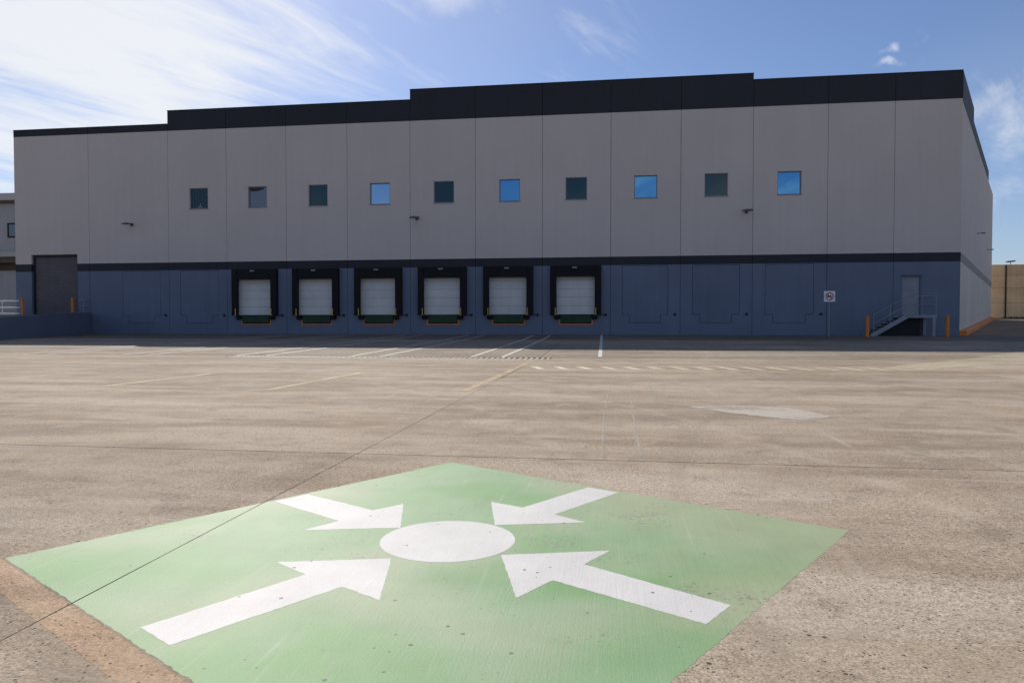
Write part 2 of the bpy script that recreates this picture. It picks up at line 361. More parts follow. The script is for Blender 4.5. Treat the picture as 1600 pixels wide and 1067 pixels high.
# ------------------------------------------------------------------ ground, yard slabs
def build_ground():
    g = MB(); S = 2500
    g.quad((-S, -S, -0.30), (S, -S, -0.30), (S, S, -0.30), (-S, S, -0.30))
    tag(g.build('ground', M['earth']), kind='structure')
    rows = [(0.02, 7.4), (7.4, 13.6), (13.6, 20.6), (21.3, 28.65), (28.65, 36.36), (36.36, 44.1), (44.1, 51.9), (51.9, 59.6)]
    cols = [3.895 + 4.615 * i for i in range(-13, 11)]
    def js(i, d):
        return cols[i] + (0.0105 * (d - 36.36) if i == 13 else 0.0) 
    yard = MB()
    for d0, d1 in ((-0.5, 20.6), (21.3, 61)):
        yard.quad(W(-64, d0, gz(max(d0, 0)) - 0.007), W(64, d0, gz(max(d0, 0)) - 0.007), W(64, d1, gz(d1) - 0.007), W(-64, d1, gz(d1) - 0.007))
    y = tag(yard.build('yard', M['subbase']), kind='structure')
    rnd = random.Random(3)
    for (d0, d1) in rows:
        for i in range(len(cols) - 1):
            near = d0 > 28 and 8 < i < 18
            nseg = 46 if near else 2
            gp = 0.0030 if d0 > 28 else 0.008
            gd_ = 0.0075 if d0 > 28 else 0.008
            am = 0.0020 if near else 0.0
            def edge(fn, n):
                out = []
                j = 0.0
                for q in range(n):
                    j = 0.6 * j + rnd.uniform(-am, am)
                    out.append(fn(q / n, j))
                return out
            e = []
            e += edge(lambda u, j: (js(i, d0) + gp + (js(i + 1, d0) - js(i, d0) - 2 * gp) * u, d0 + gd_ + j), nseg)
            e += edge(lambda u, j: (js(i + 1, d0 + (d1 - d0) * u) - gp + j, d0 + gp + (d1 - d0 - 2 * gp) * u), nseg)
            e += edge(lambda u, j: (js(i + 1, d1) - gp - (js(i + 1, d1) - js(i, d1) - 2 * gp) * u, d1 - gd_ + j), nseg)
            e += edge(lambda u, j: (js(i, d1 - (d1 - d0) * u) + gp + j, d1 - gp - (d1 - d0 - 2 * gp) * u), nseg)
            mb = MB(); mb.prism([W(s, d) for s, d in e], (0, 0, -0.05))
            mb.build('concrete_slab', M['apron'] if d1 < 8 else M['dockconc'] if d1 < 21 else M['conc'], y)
    # filler strip in line with the drain, right of where the drain stops
    mb = MB(); mb.prism([W(4.105, 20.61), W(45, 20.61), W(45, 21.29), W(4.105, 21.29)], (0, 0, -0.05)); mb.build('concrete_slab', M['conc'], y)
    mb = MB(); mb.prism([W(-56, 20.61), W(-5.96, 20.61), W(-5.96, 21.29), W(-56, 21.29)], (0, 0, -0.05)); mb.build('concrete_slab', M['conc'], y)
    # lane climbing beside the building
    ln = MB()
    ln.prism([W(20, 0.0, ZB - 0.004), W(64, 0.0, ZB - 0.004), W(64, -60, gz(-60)), W(20, -60, gz(-60))], (0, 0, -0.06))
    tag(ln.build('lane', M['lane']), kind='structure')
build_ground()

# ------------------------------------------------------------------ warehouse
ED = [-32.9, -27.55, -22.0, -18.05, -14.1, -10.16, -6.2, -2.2, 1.8, 5.78, 9.74, 13.72, 17.72, 21.2, 24.62]
wh = thing('warehouse', 'long grey and blue concrete panel warehouse with black stepped parapet and six loading docks', 'warehouse', 0, 0, ZB)
Z_BELT0, Z_BELT1, Z_FAS = 4.04, 4.53, 12.82
TOPS = [13.22, 13.22] + [14.05] * 4 + [14.66] * 5 + [14.30] * 3
WIN = [(-20.54, -19.30), (-16.60, -15.36), (-12.64, -11.42), (-8.72, -7.47), (-4.74, -3.50), (-0.76, 0.47), (3.16, 4.41), (7.11, 8.42), (11.06, 12.34), (15.04, 16.32)]
WZ = (7.88, 9.17)
DOCKC = [-16.13 + 3.98 * i for i in range(6)]
KNOCK = [(-23.92, 2), (-19.92, 3), (7.75, 10), (11.72, 11), (15.72, 12)]
DRIVE = (-31.74, -28.42, 0.9, 5.14)
PDOOR = (21.62, 22.66, 1.12, 3.28)
def holed(s0, s1, z0, z1, holes, th, y0=0.0):
    """wall panel with rectangular openings: face at y0, reveals th deep"""
    mb = MB()
    hs = [(max(a, s0), min(b_, s1), max(c, z0), min(e, z1)) for a, b_, c, e in holes if a < s1 and b_ > s0 and c < z1 and e > z0]
    xs = sorted({s0, s1, *[h[0] for h in hs], *[h[1] for h in hs]}); zs = sorted({z0, z1, *[h[2] for h in hs], *[h[3] for h in hs]})
    def solid(i, j):
        if i < 0 or j < 0 or i >= len(xs) - 1 or j >= len(zs) - 1: return False
        cx, cz = (xs[i] + xs[i + 1]) / 2, (zs[j] + zs[j + 1]) / 2
        return not any(h[0] < cx < h[1] and h[2] < cz < h[3] for h in hs)
    y1 = y0 + th
    for i in range(len(xs) - 1):
        for j in range(len(zs) - 1):
            if not solid(i, j): continue
            a, b_, c, e = xs[i], xs[i + 1], zs[j], zs[j + 1]
            mb.quad((a, y0, c), (b_, y0, c), (b_, y0, e), (a, y0, e))
            if not solid(i - 1, j): mb.quad((a, y0, c), (a, y0, e), (a, y1, e), (a, y1, c))
            if not solid(i + 1, j): mb.quad((b_, y0, c), (b_, y1, c), (b_, y1, e), (b_, y0, e))
            if not solid(i, j - 1): mb.quad((a, y0, c), (a, y1, c), (b_, y1, c), (b_, y0, c))
            if not solid(i, j + 1): mb.quad((a, y0, e), (b_, y0, e), (b_, y1, e), (a, y1, e))
    return mb
def tee(c):   # knock-out opening: wide upper leaf, narrower lower leaf
    return [(c - 1.31, c + 1.31, 1.17, 3.99), (c - 0.89, c + 0.89, 0.69, 1.17)]
def build_warehouse():
    TH_W = 0.30; G = 0.010
    for i in range(14):
        a, b_ = ED[i] + (G if i else 0), ED[i + 1] - (G if i < 13 else 0)
        holes = [(w0, w1, *WZ) for w0, w1 in WIN] + [DRIVE]
        holed(a, b_, Z_BELT1, Z_FAS, holes, TH_W).build('wall_panel', M['wall'], wh)
        holes = [DRIVE, PDOOR]
        for c in DOCKC: holes += [(c - 1.22, c + 1.22, 1.19, 3.75), (c - 0.98, c + 0.98, 0.62, 1.19)]
        for c, _ in KNOCK: holes += tee(c)
        holed(a, b_, -0.5, Z_BELT0, holes, TH_W).build('base_panel', M['blue'], wh)
        for c, e in ([(a, DRIVE[0]), (DRIVE[1], b_)] if i == 0 else [(a, b_)]):
            holed(c, e, Z_BELT0 + 0.001, Z_BELT1 - 0.001, [], TH_W, -0.012).build('belt_band', M['navy'], wh)
        fb = MB(); fb.box(a, b_, -0.012, 0.28, Z_FAS + 0.001, TOPS[i]); fb.build('parapet_panel', M['navy'], wh)
        cp = MB(); cp.box(ED[i] + .0005, ED[i + 1] - .0005, -0.035, 0.31, TOPS[i] + 0.001, TOPS[i] + 0.05); cp.build('coping', M['navy'], wh)
    for a, b_, zt in ((ED[0], ED[2], 13.22), (ED[2], ED[6], 14.05), (ED[6], ED[11], 14.66), (ED[11], ED[14], 14.30)):
        pb = MB(); pb.box(a + .02, b_ - .02, 0.282, 0.36, Z_FAS - .3, zt - .01); pb.build('parapet_backing', M['core'], wh)
    # knock-out leaves, set in the openings with an open joint round them
    for c, _ in KNOCK:
        g = 0.020; mb = MB(); y0 = 0.008
        pts = [(c - 1.31 + g, y0, 3.99 - g), (c + 1.31 - g, y0, 3.99 - g), (c + 1.31 - g, y0, 1.17 + g), (c + 0.89 - g, y0, 1.17 + g), (c + 0.89 - g, y0, 0.69 + g),
               (c - 0.89 + g, y0, 0.69 + g), (c - 0.89 + g, y0, 1.17 + g), (c - 1.31 + g, y0, 1.17 + g)]
        mb.prism(pts, (0, 0.2, 0)); mb.build('knockout_panel', M['blue'], wh)
    # core behind the panels, roof and the rest of the shell
    SX, SY = 0.476, 0.879; LS = 34.3
    core = MB()
    core.quad((ED[0] + .05, 0.30, -0.6), (ED[-1] - .05, 0.30, -0.6), (ED[-1] - .05, 0.30, 13.0), (ED[0] + .05, 0.30, 13.0))
    core.build('inner_wall', M['core'], wh)
    XE, YE = ED[-1] + SX * LS, SY * LS
    sh = MB()
    sh.quad((ED[0], 0, -0.6), (ED[0], YE, -0.6), (ED[0], YE, 13.22), (ED[0], 0, 13.22))
    sh.quad((ED[0], YE, -0.6), (XE, YE, -0.6), (XE, YE, 12.7), (ED[0], YE, 12.7))
    sh.build('rear_wall', M['wall'], wh)
    rf = MB(); rf.poly([(ED[0] + .05, 0.2, 12.5), (ED[-1] - .05, 0.2, 12.5), (XE - .1, YE, 12.5), (ED[0] + .05, YE, 12.5)]); rf.build('roof', M['roof'], wh)
    # side wall: panels along direction (SX, SY)
    def SP(L, o, z): return (ED[-1] + SX * L + SY * o, SY * L - SX * o, z)
    n = 9
    for i in range(n):
        L0, L1 = LS * i / n + (0.012 if i else 0.002), LS * (i + 1) / n - (0.012 if i < n - 1 else 0)
        def slab(z0, z1, o, m, nm):
            mb = MB(); mb.prism([SP(L0, o, z0), SP(L1, o, z0), SP(L1, o, z1), SP(L0, o, z1)], (-SY * 0.25, SX * 0.25, 0)); mb.build(nm, m, wh)
        slab(-0.5, Z_BELT0, 0, M['sidebase_lit'], 'side_base_panel'); slab(Z_BELT0 + .001, Z_BELT1 - .001, 0.012, M['sideband_lit'], 'side_belt_band')
        slab(Z_BELT1, 12.66, 0, M['wall'], 'side_wall_panel')
    for L0, L1, z0, z1, nm, m in ((0.014, 8.3, 12.661, 14.30, 'side_parapet', 'navy'), (8.32, 26.4, 12.661, 13.45, 'side_parapet', 'navy')):
        mb = MB(); mb.prism([SP(L0, 0.012, z0), SP(L1, 0.012, z0), SP(L1, 0.012, z1), SP(L0, 0.012, z1)], (-SY * 0.3, SX * 0.3, 0)); mb.build(nm, M[m], wh)
    # windows
    kinds = ['glassdark', 'glassgrey', 'glassdark', 'glasscloud', 'glassdark', 'glassblue', 'glassdark', 'glassblue', 'glassdark', 'glassblue']
    rnd = random.Random(5)
    for (a, b_), kd in zip(WIN, kinds):
        z0, z1 = WZ; f = MB(); t = 0.045; y0, y1 = 0.09, 0.19
        f.box(a, b_, y0, y1, z0, z0 + t); f.box(a, b_, y0, y1, z1 - t, z1); f.box(a, a + t, y0, y1, z0 + t, z1 - t); f.box(b_ - t, b_, y0, y1, z0 + t, z1 - t)
        wd = f.build('window', M['frame'], wh)
        p = MB(); p.box(-(b_ - a) / 2 + t, (b_ - a) / 2 - t, 0, 0.012, -(z1 - z0) / 2 + t, (z1 - z0) / 2 - t)
        pn = p.build('pane', M[kd], wd); pn.location = ((a + b_) / 2, 0.14, (z0 + z1) / 2)
        pn.rotation_euler = (R(rnd.uniform(-0.5, 0.5)), 0, R(rnd.uniform(-0.4, 0.4)))
        sl_ = MB(); sl_.box(a - 0.03, b_ + 0.03, -0.03, 0.03, z0 - 0.04, z0 - 0.001); sl_.build('sill', M['frame'], wd)
    # dark patch on the second pane, thin upright bars and a small foot on the first
    a, b_ = WIN[1]; tf = MB(); tf.prism([(a + .05, .132, 9.115), (b_ - .25, .132, 9.115), (b_ - .28, .132, 9.02), (a + .55, .132, 8.90), (a + .22, .132, 8.89), (a + .05, .132, 8.93)], (0, -.004, 0))
    tf.build('pane_dark_patch', M['signblack'], wh)
    a, b_ = WIN[0]; bl = MB()
    for q in range(5): bl.box(a + .18 + .2 * q, a + .19 + .2 * q, .125, .13, 7.98, 9.08)
    bl.box(a + .62, a + .70, .122, .13, 7.97, 8.22); bl.box(a + .5, a + .82, .122, .13, 7.96, 8.03)
    bl.build('pane_bars', M['frame'], wh)
    # loading docks
    def dock():
        root = MB()   # seal: two side pads and a head pad with bevelled inner faces
        root.prism([(-1.48, 0, 1.16), (-1.48, -0.30, 1.16), (-1.10, -0.34, 1.16), (-1.16, 0, 1.16)], (0, 0, 2.86))
        root.prism([(1.48, 0, 1.16), (1.48, -0.30, 1.16), (1.10, -0.34, 1.16), (1.16, 0, 1.16)], (0, 0, 2.86))
        root.prism([(-1.098, 0, 4.02), (-1.098, -0.30, 4.02), (-1.098, -0.34, 3.38), (-1.098, 0, 3.42)], (2.196, 0, 0))
        return root
    seal_me = dock().mesh('dock_seal', M['rubber'], 0.012)
    sect = []
    for q in range(5):
        mb = MB(); z0 = 1.20 + q * 0.502; mb.box(-1.21, 1.21, 0.10, 0.16, z0, z0 + 0.490)
        for r_ in range(3): mb.box(-1.16, 1.16, 0.091, 0.10, z0 + 0.05 + r_ * 0.145, z0 + 0.13 + r_ * 0.145)
        sect.append(mb.mesh('door_section', M['dockdoor'], 0.006))
    lv = MB(); lv.box(-0.90, 0.90, -0.10, 0.20, 0.70, 1.165); lip_me = lv.mesh('dock_leveler', M['green'], 0.012)
    pl = MB(); pl.box(-0.92, 0.92, -0.16, 0.25, 1.168, 1.195); plate_me = pl.mesh('lip_plate', M['green'], 0.004)
    pf = MB(); pf.box(-1.0, 1.0, -0.03, 0.20, 0.575, 0.655); pf.box(-1.0, -0.91, -0.03, 0.20, 0.656, 0.96); pf.box(0.91, 1.0, -0.03, 0.20, 0.656, 0.96)
    pit_me = pf.mesh('pit_frame', M['orange'], 0.006)
    bp = MB(); bp.box(-0.16, 0.16, -0.16, 0, 0.90, 1.155); bump_me = bp.mesh('dock_bumper', M['rubber'], 0.02)
    gd = MB(); gd.tube([(0, 0, 1.17), (0, 0, 1.58)], 0.024, 10); gd.box(-0.06, 0.06, -0.06, 0.06, 1.165, 1.18); guard_me = gd.mesh('guard_post', M['amber'])
    lt = MB(); lt.box(-0.14, 0.14, -0.44, -0.34, 3.86, 3.95); lt.box(-0.03, 0.03, -0.34, -0.30, 3.88, 3.93); light_me = lt.mesh('dock_light', M['frame'], 0.01)
    ht = MB(); ht.box(-1.21, 1.21, 0.02, 0.085, 3.56, 3.75); head_me = ht.mesh('door_header', M['dockdoor'], 0.006)
    bx = MB(); bx.box(-0.05, 0.05, -0.10, 0, 1.10, 1.24); bx.tube([(0, -.05, 1.17), (-.28, -.05, 1.17)], 0.02, 6); box_me = bx.mesh('control_box', M['darksteel'], 0.0)
    for c in DOCKC:
        dr = link('dock_door', head_me, wh, (c, 0, 0))
        for me in sect: link('door_section', me, dr)
        link('dock_seal', seal_me, wh, (c, 0, 0))
        lvl = link('dock_leveler', lip_me, wh, (c, 0, 0)); link('lip_plate', plate_me, lvl); link('pit_frame', pit_me, lvl)
        for sx in (-1, 1):
            link('dock_bumper', bump_me, wh, (c + sx * 1.10, 0, 0)); link('guard_post', guard_me, wh, (c + sx * 1.17, -0.40, 0))
        link('dock_light', light_me, wh, (c - 0.05, 0, 0))
        link('control_box', box_me, wh, (c + 1.75, 0, 0))
    for s_ in (-22.24, -18.25, 9.45, 13.42, 17.42):
        mb = MB(); mb.tube([(s_, 0, 1.19), (s_, -0.09, 1.19)], 0.07, 12); mb.build('socket_cover', M['darksteel'], wh)
    # drive-in roll-up door
    a, b_, z0, z1 = DRIVE; mb = MB(); nsl = 30
    prof = []
    for q in range(nsl):
        h = (z1 - z0) / nsl; zc = z0 + q * h
        prof += [(0.24, zc), (0.215, zc + 0.02), (0.215, zc + h - 0.03), (0.24, zc + h - 0.012)]
    for q in range(len(prof) - 1):
        mb.quad((a + .07, prof[q][0], prof[q][1]), (b_ - .07, prof[q][0], prof[q][1]), (b_ - .07, prof[q + 1][0], prof[q + 1][1]), (a + .07, prof[q + 1][0], prof[q + 1][1]))
    rd = mb.build('roll_up_door', M['rollup'], wh)
    gb = MB(); gb.box(a, a + .11, 0.14, 0.29, z0, z1); gb.box(b_ - .11, b_, 0.14, 0.29, z0, z1); gb.box(a + .11, b_ - .11, 0.12, 0.29, z1 - .16, z1); gb.build('door_track', M['navy'], rd)
    # personnel door
    a, b_, z0, z1 = PDOOR
    mb = MB(); mb.box(a + .06, b_ - .06, 0.10, 0.15, z0, z1 - .06); pd = mb.build('personnel_door', M['steel'], wh, 0.004)
    mb = MB(); mb.box(a, a + .055, 0.02, 0.16, z0, z1); mb.box(b_ - .055, b_, 0.02, 0.16, z0, z1); mb.box(a + .055, b_ - .055, 0.02, 0.16, z1 - .055, z1); mb.build('door_frame', M['blue'], pd)
    mb = MB(); mb.box(a - .05, b_ + .06, -0.10, -0.001, z1 + .02, z1 + .05); mb.build('drip_cap', M['blue'], pd)
    mb = MB(); mb.tube([(b_ - .15, .10, 2.13), (b_ - .15, .04, 2.13), (b_ - .27, .04, 2.13)], 0.012, 8); mb.build('handle', M['galv'], pd)
    # wall lights
    lm = MB(); lm.box(-0.09, 0.09, -0.05, 0, -0.10, 0.10)
    lm.tube([(0, -.05, 0.0), (0, -.22, 0.03), (0, -.34, 0.03)], 0.03, 8)
    lm.prism([(-.34, -.34, -.02), (-.24, -.34, .03), (-.06, -.34, .06), (.18, -.34, .05), (.30, -.34, .0), (.27, -.34, -.035), (-.28, -.34, -.035)], (0, -.28, 0))
    lme = lm.mesh('wall_light', M['lampgrey'], 0.01)
    for s_, z in ((-24.52, 6.96), (-5.78, 6.97), (13.36, 6.97)): link('wall_light', lme, wh, (s_, 0, z))
    for L, z in ((14.0, 6.98), (26.6, 6.9)):
        o = link('wall_light', lme, wh, SP(L, 0, z)); o.rotation_euler = (0, 0, math.atan2(SY, SX)); o.scale = (0.7, 0.7, 0.7)
    return SP
SP = build_warehouse()

# ------------------------------------------------------------------ drive-in ramp at the left end
def build_ramp():
    r = thing('loading_ramp', 'blue walled concrete ramp climbing to the roll-up door at the left end', 'ramp', -30, 0, ZB)
    L = lambda s, d, z: (s + 30, -d, z)            # z above facade base
    prof = [(0.03, 1.36), (3.0, 1.30), (9.4, 0.97), (16.0, 0.50)]
    # right hand retaining wall, slightly splayed
    def sx(d): return -27.5 + 0.266 * d
    mb = MB()
    for (d0, t0), (d1, t1) in zip(prof[:-1], prof[1:]):
        g0, g1 = gz(d0) - ZB - .05, gz(d1) - ZB - .05
        a, b_, c, e = sx(d0), sx(d1), 0.22, 0.0
        i = len(mb.v)
        mb.v += [L(a, d0, g0), L(b_, d1, g1), L(b_, d1, t1), L(a, d0, t0), L(a - c, d0, g0), L(b_ - c, d1, g1), L(b_ - c, d1, t1), L(a - c, d0, t0)]
        mb.f += [tuple(i + j for j in q) for q in ((0, 1, 2, 3), (3, 2, 6, 7), (4, 7, 6, 5), (0, 3, 7, 4), (1, 5, 6, 2))]
    mb.build('retaining_wall', M['blue'], r)
    dk = MB(); pr2 = [(0.03, 1.20), (3.0, 1.16), (9.4, 0.83), (18.0, 0.2)]
    for (d0, t0), (d1, t1) in zip(pr2[:-1], pr2[1:]):
        dk.quad(L(-36.5, d0, t0), L(sx(d0) - .2, d0, t0), L(sx(d1) - .2, d1, t1), L(-36.5, d1, t1))
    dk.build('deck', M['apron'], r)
    lw = MB(); lw.box(-6.75, -6.5, -9.4, -0.03, -0.3, 1.1); lw.build('outer_wall', M['blue'], r)
    return r
build_ramp()
def bollard(s, d, z, h, label, group):
    b = thing('bollard', label, 'bollard', s, d, z, group)
    mb = MB(); rr = 0.088
    mb.tube([(0, 0, 0), (0, 0, h - .03), (0, 0, h - .012), (0, 0, h)], [rr, rr, rr * .9, rr * .55], 20); mb.build('post', M['orange'], b, smooth=False)
    mb = MB(); mb.tube([(0, 0, 0), (0, 0, 0.015)], 0.13, 20); mb.build('base_plate', M['darksteel'], b)
    return b
bollard(-31.95, 0.55, ZB + 1.20, 1.08, 'orange bollard on the ramp, left of the roll-up door', 'bollards by the roll-up door')
bollard(-28.35, 0.55, ZB + 1.20, 1.10, 'orange bollard on the ramp, right of the roll-up door', 'bollards by the roll-up door')
bollard(18.87, 3.0, None, 1.10, 'orange bollard at the foot of the steel stairs', 'bollards by the stairs')
bollard(22.74, 2.9, None, 1.10, 'orange bollard nearest the warehouse corner, right of the stair landing', 'bollards by the stairs')
def railing(s0, s1, d, zs, n, label, mat, zbase, rr=0.024):
    t = thing('guard_rail', label, 'railing', s0, d, zbase)
    for z in zs:
        mb = MB(); mb.tube([(0, 0, z), (s1 - s0, 0, z)], rr, 8); mb.build('rail', M[mat], t)
    for q in range(n):
        x = (s1 - s0) * (q + .5) / n; mb = MB(); mb.tube([(x, 0.05, 0), (x, 0.05, max(zs) + .02)], 0.022, 8); mb.build('post', M[mat], t)
    return t
railing(-37.6, -32.35, 0.35, (0.10, 0.50, 0.93), 2, 'three bar metal railing left of the roll-up door, sunlit at its left end', 'galv', ZB + 1.20, 0.045)
railing(-28.1, -27.45, 0.35, (0.58, 0.95), 1, 'short blue railing at the head of the ramp wall', 'steel', ZB + 1.20)

# ------------------------------------------------------------------ exit stairs, sign, kerb
def build_stairs():
    t = thing('exit_stairs', 'blue grey steel stairs and landing below the personnel door', 'stairs', 19.6, 0, ZB)
    # local x from 0 (foot) ; landing 1.8 .. 3.32 ; z top 1.10
    for y in (-1.32, -0.10):
        mb = MB(); mb.prism([(0.02, y, -0.04), (0.26, y, -0.04), (1.86, y, 0.93), (1.86, y, 1.10), (1.72, y, 1.10), (0.02, y, 0.10)], (0, 0.05, 0)); mb.build('stringer', M['steel'], t)
    for q in range(6):
        mb = MB(); x = 0.14 + q * 0.278; z = 0.155 + q * 0.155; mb.box(x, x + 0.30, -1.265, -0.055, z, z + 0.035); mb.build('tread', M['darksteel'], t)
    mb = MB(); mb.box(1.862, 3.32, -1.34, -0.02, 0.955, 1.10); mb.build('landing', M['steel'], t, 0.006)
    for x, y in ((3.17, -1.30), (3.17, -0.16)):
        mb = MB(); mb.box(x - .075, x + .075, y - .03, y + .08, -0.03, 0.954); mb.build('leg', M['steel'], t)
    mb = MB(); mb.prism([(0.45, -0.95, -0.02), (2.62, -0.95, -0.02), (2.62, -0.95, 0.93), (1.88, -0.95, 0.93)], (0, 0.04, 0)); mb.build('dark_infill', M['darksteel'], t)  # flat dark sheet filling the space under flight and landing
    def rail(pts, nm='rail', r=0.020): mb = MB(); mb.tube(pts, r, 8); mb.build(nm, M['steel'], t)
    for z in (1.64, 2.11):
        rail([(1.86, -1.30, z), (3.30, -1.30, z)]); rail([(3.30, -1.28, z), (3.30, -0.02, z)])
        rail([(0.16, -1.30, z - 1.0), (1.86, -1.30, z)])
    for x in (1.86, 2.58, 3.28): rail([(x, -1.29, 1.10), (x, -1.29, 2.11)], 'rail_post', 0.018)
    rail([(0.16, -1.29, 0.0), (0.16, -1.29, 1.12)], 'rail_post', 0.018); rail([(1.0, -1.29, 0.58), (1.0, -1.29, 1.62)], 'rail_post', 0.018)
build_stairs()
def build_sign():
    t = thing('prohibition_sign', 'square white sign with red prohibition ring on a thin post by the wall', 'sign', 17.15, 2.5, None)
    mb = MB(); mb.tube([(0, 0.02, 0), (0, 0.02, 2.30)], 0.022, 10); mb.build('post', M['steel'], t)
    mb = MB(); mb.box(-0.28, 0.28, -0.02, -0.004, 1.84, 2.40); pl = mb.build('plate', M['white'], t, 0.004)
    c = 2.12
    def ring(r0, r1, y, m, nm):
        mb = MB(); n = 40
        for i in range(n):
            a, b_ = 2 * math.pi * i / n, 2 * math.pi * (i + 1) / n
            mb.quad((r0 * math.cos(a), y, c + r0 * math.sin(a)), (r1 * math.cos(a), y, c + r1 * math.sin(a)), (r1 * math.cos(b_), y, c + r1 * math.sin(b_)), (r0 * math.cos(b_), y, c + r0 * math.sin(b_)))
        mb.build(nm, m, pl)
    ring(0.155, 0.205, -0.024, M['signred'], 'ring')
    mb = MB(); u = Vector((1, 0, -1)).normalized(); v = Vector((1, 0, 1)).normalized() * 0.022
    o = Vector((0, -0.028, c)); mb.poly([o - u * .16 - v, o + u * .16 - v, o + u * .16 + v, o - u * .16 + v]); mb.build('slash', M['signred'], pl)
    mb = MB(); y = -0.0245     # dark pictogram
    mb.poly([(-.13, y, c - .005), (-.09, y, c + .045), (-.03, y, c + .05), (.0, y, c + .02), (.05, y, c + .07), (.08, y, c + .05), (.06, y, c + .005), (.125, y, c + .01), (.125, y, c - .03), (-.02, y, c - .035), (-.06, y, c - .06), (-.11, y, c - .05)])
    mb.build('pictogram', M['signblack'], pl)
    fr = MB()
    for a in ((-.265, .265, 1.855, 1.868), (-.265, .265, 2.372, 2.385)): fr.box(a[0], a[1], -0.0235, -0.0202, a[2], a[3])
    for a in ((-.265, -.252), (.252, .265)): fr.box(a[0], a[1], -0.0235, -0.0202, 1.869, 2.371)
    fr.build('border', M['galv'], pl)
build_sign()
def build_kerb():
    k = thing('painted_kerb', 'orange painted kerb along the foot of the side wall', 'kerb', 24.62, 0, ZB)
    SX, SY = 0.476, 0.879; rnd = random.Random(4); n = 17
    for i in range(n):
        L0, L1 = 0.02 + 34.3 * i / n, 34.3 * (i + 1) / n - 0.012; mb = MB()
        pts = []
        zz = lambda L: 0.0345 * SY * L
        h = 0.26
        for L in (L0, L1):
            for o, dz in ((0.012, -0.05), (0.34, -0.05), (0.34, h - .04), (0.30, h), (0.012, h)):
                pts.append((SX * L + SY * o, SY * L - SX * o, zz(L) + dz))
        i0 = len(mb.v); mb.v += pts
        for j in range(5): mb.f.append((i0 + j, i0 + (j + 1) % 5, i0 + 5 + (j + 1) % 5, i0 + 5 + j))
        mb.f += [tuple(i0 + j for j in range(5)), tuple(i0 + 9 - j for j in range(5))]
        mb.build('kerb_stone', M['orange'], k)
build_kerb()

# ------------------------------------------------------------------ trench drain
def build_drain():
    t = thing('trench_drain', 'slotted trench drain crossing the yard in front of the right hand docks', 'drain', 4.1, 21.3, -0.25)
    bar = MB(); bar.box(0, 0.092, 0.016, 0.684, 0.20, 0.2495); bme = bar.mesh('grate_bar', M['galv2'], 0.004)
    fm = MB(); fm.box(0, 0.985, 0.685, 0.697, 0.15, 0.2485); fm.box(0, 0.985, 0.003, 0.015, 0.15, 0.2485); fm.box(0, 0.985, 0.016, 0.684, 0.15, 0.158)
    fme = fm.mesh('grate', M['darksteel'])  # frame and pan coloured near black, standing for shade inside the slots
    for q in range(10):
        g_ = link('grate', fme, t, (-q - 0.99, 0, 0))
        for j in range(6): link('grate_bar', bme, g_, (0.03 + 0.1645 * j, 0, 0))
M['galv2'] = paint('worn_grate_steel', (0.42, 0.37, 0.31), 0.6, 0.15, 0.4, 3, 60, 0.1, False)
build_drain()

# ------------------------------------------------------------------ painted markings
LIFT = 0.004; NEAR = 0.0005       # paint film; thinner right in front of the lens
def sheet(name, pts, mat, parent=None, lift=LIFT):
    mb = MB()
    ds = [p[1] for p in pts]
    mb.poly([W(s, d, gz(d) + lift) for s, d in pts])
    return mb.build(name, mat, parent)
def strip(name, pts, wd, mat, lift=LIFT):
    """painted strip along a poly-line (s,d), split where the yard's fall changes"""
    mb = MB(); n = len(pts)
    L, Rr = [], []
    for i in range(n):
        a = Vector(pts[max(0, i - 1)]); b_ = Vector(pts[min(n - 1, i + 1)]); t = (b_ - a).normalized(); q = Vector((-t.y, t.x)) * wd / 2
        p = Vector(pts[i]); L.append(p + q); Rr.append(p - q)
    for i in range(n - 1):
        mb.quad(*[W(p.x, p.y, gz(p.y) + lift) for p in (L[i], L[i + 1], Rr[i + 1], Rr[i])])
    return mb.build(name, mat)
def clip(poly, nx, ny, c):
    """keep nx*s+ny*d <= c"""
    out = []
    for i in range(len(poly)):
        p, q = poly[i], poly[(i + 1) % len(poly)]
        a, b_ = nx * p[0] + ny * p[1] - c, nx * q[0] + ny * q[1] - c
        if a <= 0: out.append(p)
        if (a < 0) != (b_ < 0) and a != b_:
            u = a / (a - b_); out.append((p[0] + (q[0] - p[0]) * u, p[1] + (q[1] - p[1]) * u))
    return out
